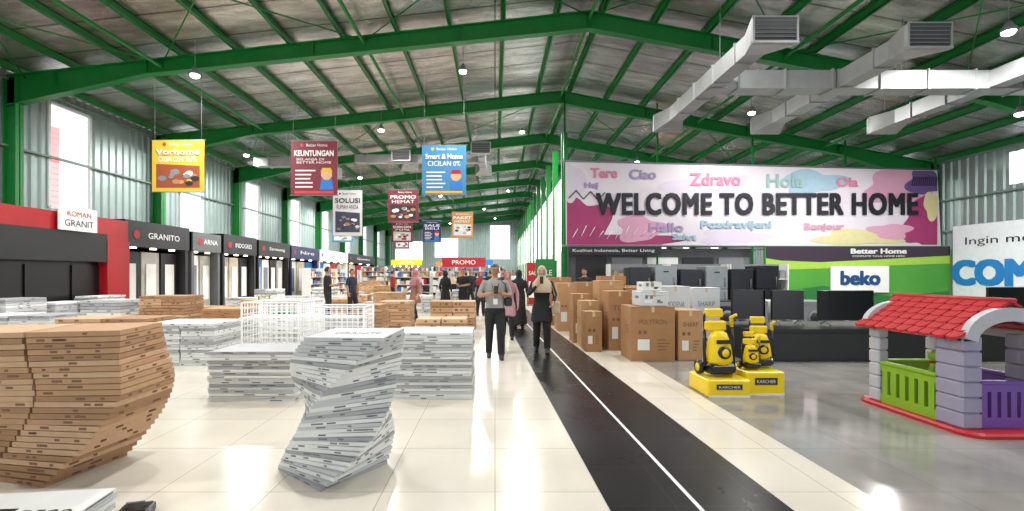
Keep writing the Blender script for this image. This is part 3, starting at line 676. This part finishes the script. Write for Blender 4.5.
for sgn in (-1,1):
    rows=6
    for k in range(rows):
        t0,t1=k/rows,(k+1)/rows+.03
        xa,za=.02+sgn*(.0+.5*t0),1.27-.35*t0; xb,zb=.02+sgn*(.5*t1),1.27-.35*t1+.016
        m=9
        for j in range(m):
            y0=-.6+1.24*j/m; y1=y0+1.24/m-.012
            pts=[(xa,y0,za),(xa,y1,za),(xb,y1,zb-.0),(xb+sgn*.016,(y0+y1)/2,zb-.014),(xb,y0,zb)]
            top=[(x,y,z+.028) for x,y,z in pts]
            b.add(pts+top,[(0,1,2,3,4),(5,6,7,8,9)]+[(i,(i+1)%5,(i+1)%5+5,i+5) for i in range(5)],RP)
b.tube([(.02,-.62,1.29),(.02,.66,1.29)],.03,RP,10)
b.loft([(-.1,.1,.05,.14,.2),(-.1,.1,.3,.1,.15),(-.1,.1,.42,.12,.16)],LG,16); b.ball((-.15,-.05,.66),(.07,.09,.07),LG); b.tube([(-.1,.05,.4),(-.14,-.03,.64)],[.06,.04],LG,10); b.tube([(-.24,-.05,.6),(-.04,-.05,.6)],.012,RP,8)
b.obj('toy_playhouse',(ox,oy,0))

# ------------------------------------------------------------ people
def hand(b,wr,dr,pn,ts,s,curl,mat):
    d=Vector(dr).normalized(); n=Vector(pn); n=(n-d*n.dot(d)).normalized(); sd=d.cross(n).normalized(); wr=Vector(wr)
    P_=[wr-d*.02*s,wr+d*.02*s,wr+d*.055*s,wr+d*.09*s]
    b.tube(P_,[(.024*s,.018*s),(.033*s,.018*s),(.041*s,.016*s),(.038*s,.012*s)],mat,12,up=n)
    for i,(off,L) in enumerate(((-.03,.062),(-.0105,.076),(.0105,.08),(.03,.07))):
        p=wr+d*.085*s+sd*off*s*(-ts); a=0; pts=[p]; 
        for k,fr in enumerate((.45,.32,.23)):
            a+=curl*(.5+.35*k)+.04*i; p=p+(d*math.cos(a)+n*math.sin(a))*L*fr*s; pts.append(p)
        b.tube(pts,[.0092*s,.0086*s,.0078*s,.006*s],mat,8)
    p=wr+d*.025*s+sd*ts*(-.03)*s*(-1); t1=(d*.65+sd*ts*.7+n*.35).normalized(); q=p+t1*.04*s; t2=(d*.85+sd*ts*.3+n*.5).normalized()
    b.tube([p,q,q+t2*.03*s],[.013*s,.0105*s,.008*s],mat,8)
def person(name,x,y,yaw,H,shirt,pants,skin,hair='short',hijab=None,haircol=None,arms=None,stride=.1,sleeve=.9,dress=False,extras=None,glasses=False,head_yaw=0,fem=False,shoe=None):
    s=H/1.72; b=MB(); haircol=haircol or BLACK; shoe=shoe or BLACK
    sh=.172 if fem else .195
    arms=arms or [((-.255,.02,1.14),(-.26,-.06,.88)),((.255,.02,1.14),(.26,-.04,.88))]
    src=MB(); k=.95 if fem else 1.04
    rings=[(0,0,.84,.15,.11),(0,0,.92,.172*(1.03 if fem else 1),.125),(0,0,1.06,.16*k,.118),(0,-.005,1.2,.172*k,.125),(0,0,1.32,.185*k,.122),(0,.005,1.4,.172*k,.1),(0,.01,1.45,.1,.075),(0,.01,1.49,.056,.056),(0,.0,1.57,.052,.055)]
    src.loft(rings,WHITE,20)
    hip=[Vector((-.09,0,.88)),Vector((.09,0,.88))]
    ank=[Vector((-.11,stride,.09)),Vector((.11,-stride,.09))]
    knee=[(hip[i]+ank[i])/2+Vector((0,-.05,.02)) for i in(0,1)]
    for i in (0,1):
        src.tube([hip[i]+Vector((0,0,.03)),(hip[i]+knee[i])/2,knee[i],(knee[i]*.6+ank[i]*.4),ank[i]],[.104,.098,.08,.074,.064],WHITE,14)
        a=ank[i]; src.loft([(a.x,a.y-.05,.0,.042,.12),(a.x,a.y-.05,.03,.048,.13),(a.x,a.y-.03,.07,.045,.1),(a.x,a.y,.12,.042,.05)],WHITE,14)
    shp=[Vector((-sh,0,1.385)),Vector((sh,0,1.385))]
    for i in(0,1):
        e,w_=Vector(arms[i][0]),Vector(arms[i][1]); sg=-1 if i==0 else 1
        src.tube([Vector((sg*.1,0,1.385)),shp[i],(shp[i]+e)/2,e],[.05,.062,.056,.047],WHITE,12)
        src.tube([e+(shp[i]-e).normalized()*.02,e*.6+w_*.4,w_],[.046,.041,.03],WHITE,12)
    if dress:
        src.loft([(0,0,1.0,.15,.11),(0,0,.8,.19,.15),(0,0,.5,.21,.18+stride*.5),(0,0,.14,.25,.2+stride)],WHITE,20)
    elif fem:
        src.loft([(0,0,1.0,.16,.12),(0,0,.85,.2,.15),(0,0,.62,.225,.18+stride*.3)],WHITE,20)
    o=src.obj('tmp'); md=o.modifiers.new('r','REMESH'); md.mode='VOXEL'; md.voxel_size=.014; sm=o.modifiers.new('s','SMOOTH'); sm.iterations=4; sm.factor=.5
    dg=bpy.context.evaluated_depsgraph_get(); me=bpy.data.meshes.new_from_object(o.evaluated_get(dg))
    def sd(p,a,c):
        ac=c-a; t=max(0,min(1,(p-a).dot(ac)/ac.length_squared)); return (p-(a+ac*t)).length,t
    groups={}
    for p in me.polygons:
        c=p.center; mt=None
        for i in(0,1):
            e,w_=Vector(arms[i][0]),Vector(arms[i][1]); d1,t1=sd(c,shp[i],e); d2,t2=sd(c,e,w_)
            t=(t1*.5 if d1<d2 else .5+t2*.5); dd=min(d1,d2)
            if dd<.066 and t>.12 and abs(c.x)>.1 or (dd<.05 and t>.5): mt=skin if t>sleeve else shirt
        if mt is None:
            low=.93 if not fem else .6
            if c.z>1.455: mt=skin
            elif c.z>low or (dress and c.z>.13): mt=shirt if not(dress and c.z<.9) else pants
            elif c.z>.085: mt=pants
            else: mt=shoe
        groups.setdefault(mt,[]).append(list(p.vertices))
    base=len(b.v); b.v+=[tuple(v.co) for v in me.vertices]
    for mt,fs in groups.items():
        i=b.mi(mt)
        for f in fs: b.f.append([q+base for q in f]); b.m.append(i); b.sm.append(True)
    bpy.data.objects.remove(o); bpy.data.meshes.remove(me)
    for i in(0,1):
        e,w_=Vector(arms[i][0]),Vector(arms[i][1]); dr=w_-e; sg=-1 if i==0 else 1
        pn=Vector((-sg,0,0)) if abs(dr.normalized().z)>.6 and dr.z<0 else Vector((-sg*.7,.0,.5))
        hand(b,w_,dr,pn,1 if i==0 else -1,1,.5,skin)
    hc=Vector((0,-.012,1.615)); R=Matrix.Rotation(head_yaw,3,'Z')
    def hf(u,p):
        if u.z<0: kk=1-.3*u.z*u.z; p.x*=kk; p.y*=(1-.12*u.z*u.z)
        if u.y<0:
            g=math.exp(-((u.x/.16)**2+((u.z+.12)/.2)**2)); p.y-=.02*g
            for sx_ in(-.38,.38): p.y+=.008*math.exp(-(((u.x-sx_)/.16)**2+((u.z-.06)/.12)**2))
            p.y-=.007*math.exp(-((u.x/.3)**2+((u.z+.85)/.2)**2))
        return p
    b.ball(hc,(.076,.095,.114),skin,32,24,fn=hf,R=R)
    EW=M('eye_white',(215,212,205),.3); LIP=M('lips',(150,84,78),.5)
    for sx_ in(-.029,.029):
        b.ball(hc+R@Vector((sx_,-.079,.006)),(.012,.008,.006),EW,10,8); b.ball(hc+R@Vector((sx_,-.086,.006)),(.006,.003,.006),BLACK,8,6)
        b.tube([hc+R@Vector((sx_-.016,-.084,.024)),hc+R@Vector((sx_,-.09,.028)),hc+R@Vector((sx_+.016,-.084,.024))],.0035,haircol,6)
        if hijab is None: b.ball(hc+R@Vector((sx_*2.6,.005,-.005)),(.009,.018,.028),skin,10,8)
        if glasses:
            pts=[hc+R@Vector((sx_+.022*math.cos(a*.45),-.1,.006+.017*math.sin(a*.45))) for a in range(15)]
            b.tube(pts,.0025,BLACK,6); b.tube([hc+R@Vector((sx_*1.75,-.1,.008)),hc+R@Vector((sx_*2.6,-.0,.01))],.002,BLACK,6)
    b.tube([hc+R@Vector((-.022,-.083,-.056)),hc+R@Vector((0,-.092,-.054)),hc+R@Vector((.022,-.083,-.056))],[(.003,.003),(.006,.005),(.003,.003)],LIP,8)
    if hijab:
        b.ball(hc+Vector((0,.008,0)),(.092,.112,.128),hijab,28,20,keep=lambda u:not(u.y<-.3 and (u.x/.66)**2+((u.z+.08)/.78)**2<1),R=R)
        b.loft([(0,-.0,1.56,.08,.085),(0,.0,1.5,.088,.09),(0,0,1.45,.13,.108),(0,0,1.39,.21,.14),(0,-.005,1.3,.215,.155),(0,-.01,1.2,.2,.165)],hijab,24,cap=False)
    else:
        lo=-.35 if hair=='short' else -.9
        b.ball(hc+Vector((0,.006,.006)),(.084,.103,.122),haircol,28,20,keep=lambda u:u.z>.42 or (u.y>-.05 and u.z>lo) ,R=R)
    if extras: extras(b)
    b.v=[(vx*s,vy*s,vz*s) for vx,vy,vz in b.v]
    b.obj(name,(x,y,0),yaw)
SK=M('skin_tan',(170,122,96),.55,var=.04); SK2=M('skin_light',(196,152,126),.55,var=.04)
sg_=M('shirt_grey',(150,150,146),.8); dk=M('trousers_dark',(26,26,32),.8); bk=M('cloth_black',(20,20,23),.8); hj=M('scarf_beige',(186,166,142),.8); pk=M('cloth_pink',(180,136,146),.8); brn=M('cloth_brown',(140,96,84),.8); nv=M('cloth_navy',(30,38,60),.8); wh=M('cloth_white',(200,200,198),.8); rd=M('cloth_red',(140,34,38),.8); hj2=M('scarf_rose',(160,108,114),.8)
def ex_man(b):
    b.bevbox(-.035,.035,-.375,-.36,1.2,1.34,.004,BLACK)
    b.tube([(-.08,-.03,1.46),(-.05,-.145,1.3),(0,-.15,1.1),(.05,-.145,1.3),(.08,-.03,1.46)],.006,nv,6); b.box(-.04,.04,-.16,-.152,1.0,1.1,WHITE)
    b.bevbox(.17,.31,-.1,.08,.96,1.12,.02,BLACK); b.tube([(.22,-.02,1.12),(.19,-.1,1.35),(.08,-.09,1.46),(-.1,.1,1.42)],.01,BLACK,6)
person('man',0,8.3,.05,1.72,sg_,dk,SK,arms=[((-.3,.03,1.14),(-.08,-.27,1.2)),((.3,.02,1.14),(.09,-.27,1.2))],stride=.12,sleeve=.52,extras=ex_man,glasses=True,head_yaw=.1)
def ex_w(b):
    b.bevbox(.2,.36,-.12,.08,.78,1.02,.02,hj); b.tube([(.28,-.04,1.0),(.23,-.1,1.25),(.16,-.0,1.45),(.24,.08,1.2),(.28,.02,1.0)],.008,hj,6)
    b.bevbox(-.04,.03,-.37,-.36,1.38,1.52,.004,BLACK)
person('woman',.93,8.95,-.1,1.7,bk,bk,SK2,hijab=hj,arms=[((-.26,-.06,1.15),(-.08,-.28,1.36)),((.27,.0,1.14),(.22,-.2,1.0))],stride=.1,sleeve=.95,fem=True,extras=ex_w)
person('woman',.3,10.7,0,1.6,pk,dk,SK2,hijab=hj2,stride=.08,fem=True)
person('woman',-2.6,14.6,-.9,1.68,brn,dk,SK2,hijab=hj2,stride=.12,fem=True,arms=[((-.25,.02,1.14),(-.2,-.22,1.02)),((.25,.02,1.14),(.26,-.04,.88))])
person('man',-5.15,16.2,1.2,1.72,nv,dk,SK,stride=.1,sleeve=.5); person('man',-5.62,15.1,2.2,1.78,bk,dk,SK,stride=.08,sleeve=.5,arms=[((-.27,.03,1.14),(-.1,-.27,1.15)),((.27,.02,1.14),(.1,-.27,1.12))])
person('woman',-1.85,16.8,2.6,1.66,bk,bk,SK2,hijab=bk,fem=True,dress=True,stride=.05); person('man',-1.2,17.0,-.4,1.74,bk,dk,SK,sleeve=.5,arms=[((-.27,.03,1.14),(-.08,-.27,1.1)),((.27,.02,1.14),(.08,-.27,1.1))],stride=.06)
person('woman',-.55,16.8,.3,1.62,nv,bk,SK2,hijab=rd,fem=True,stride=.06); person('woman',.68,12.8,3.0,1.66,bk,bk,SK2,hijab=bk,fem=True,dress=True)
person('man',.3,15.6,0,1.72,nv,dk,SK,sleeve=.5); person('woman',1.0,17.8,.2,1.64,rd,dk,SK2,hijab=wh,fem=True); person('man',-.2,21,3,1.72,bk,dk,SK); person('man',-2.6,22.6,.5,1.72,wh,dk,SK); person('woman',-3.6,21,1,1.65,hj2,dk,SK2,hijab=pk,fem=True)
person('man',2.9,14.6,-.6,1.72,bk,dk,SK)
person('man',-1.1,20,.3,1.75,bk,dk,SK); person('woman',-1.8,19.2,.3,1.62,bk,dk,SK2,hijab=hj,fem=True); person('man',.9,22,.1,1.72,wh,dk,SK); person('woman',.4,24.5,0,1.62,bk,bk,SK2,hijab=rd,fem=True); person('man',1.3,26,2.9,1.7,nv,dk,SK); person('man',-4.9,21.6,2,1.7,rd,dk,SK)

# ------------------------------------------------------------ camera
cd=bpy.data.cameras.new('camera'); cd.sensor_width=36; cd.lens=450/1024*36; cd.shift_x=17/1024; cd.shift_y=18.5/1024; cd.clip_end=200
co=bpy.data.objects.new('camera',cd); S.collection.objects.link(co); co.location=(0,0,1.55); co.rotation_euler=(math.pi/2,0,0); S.camera=co
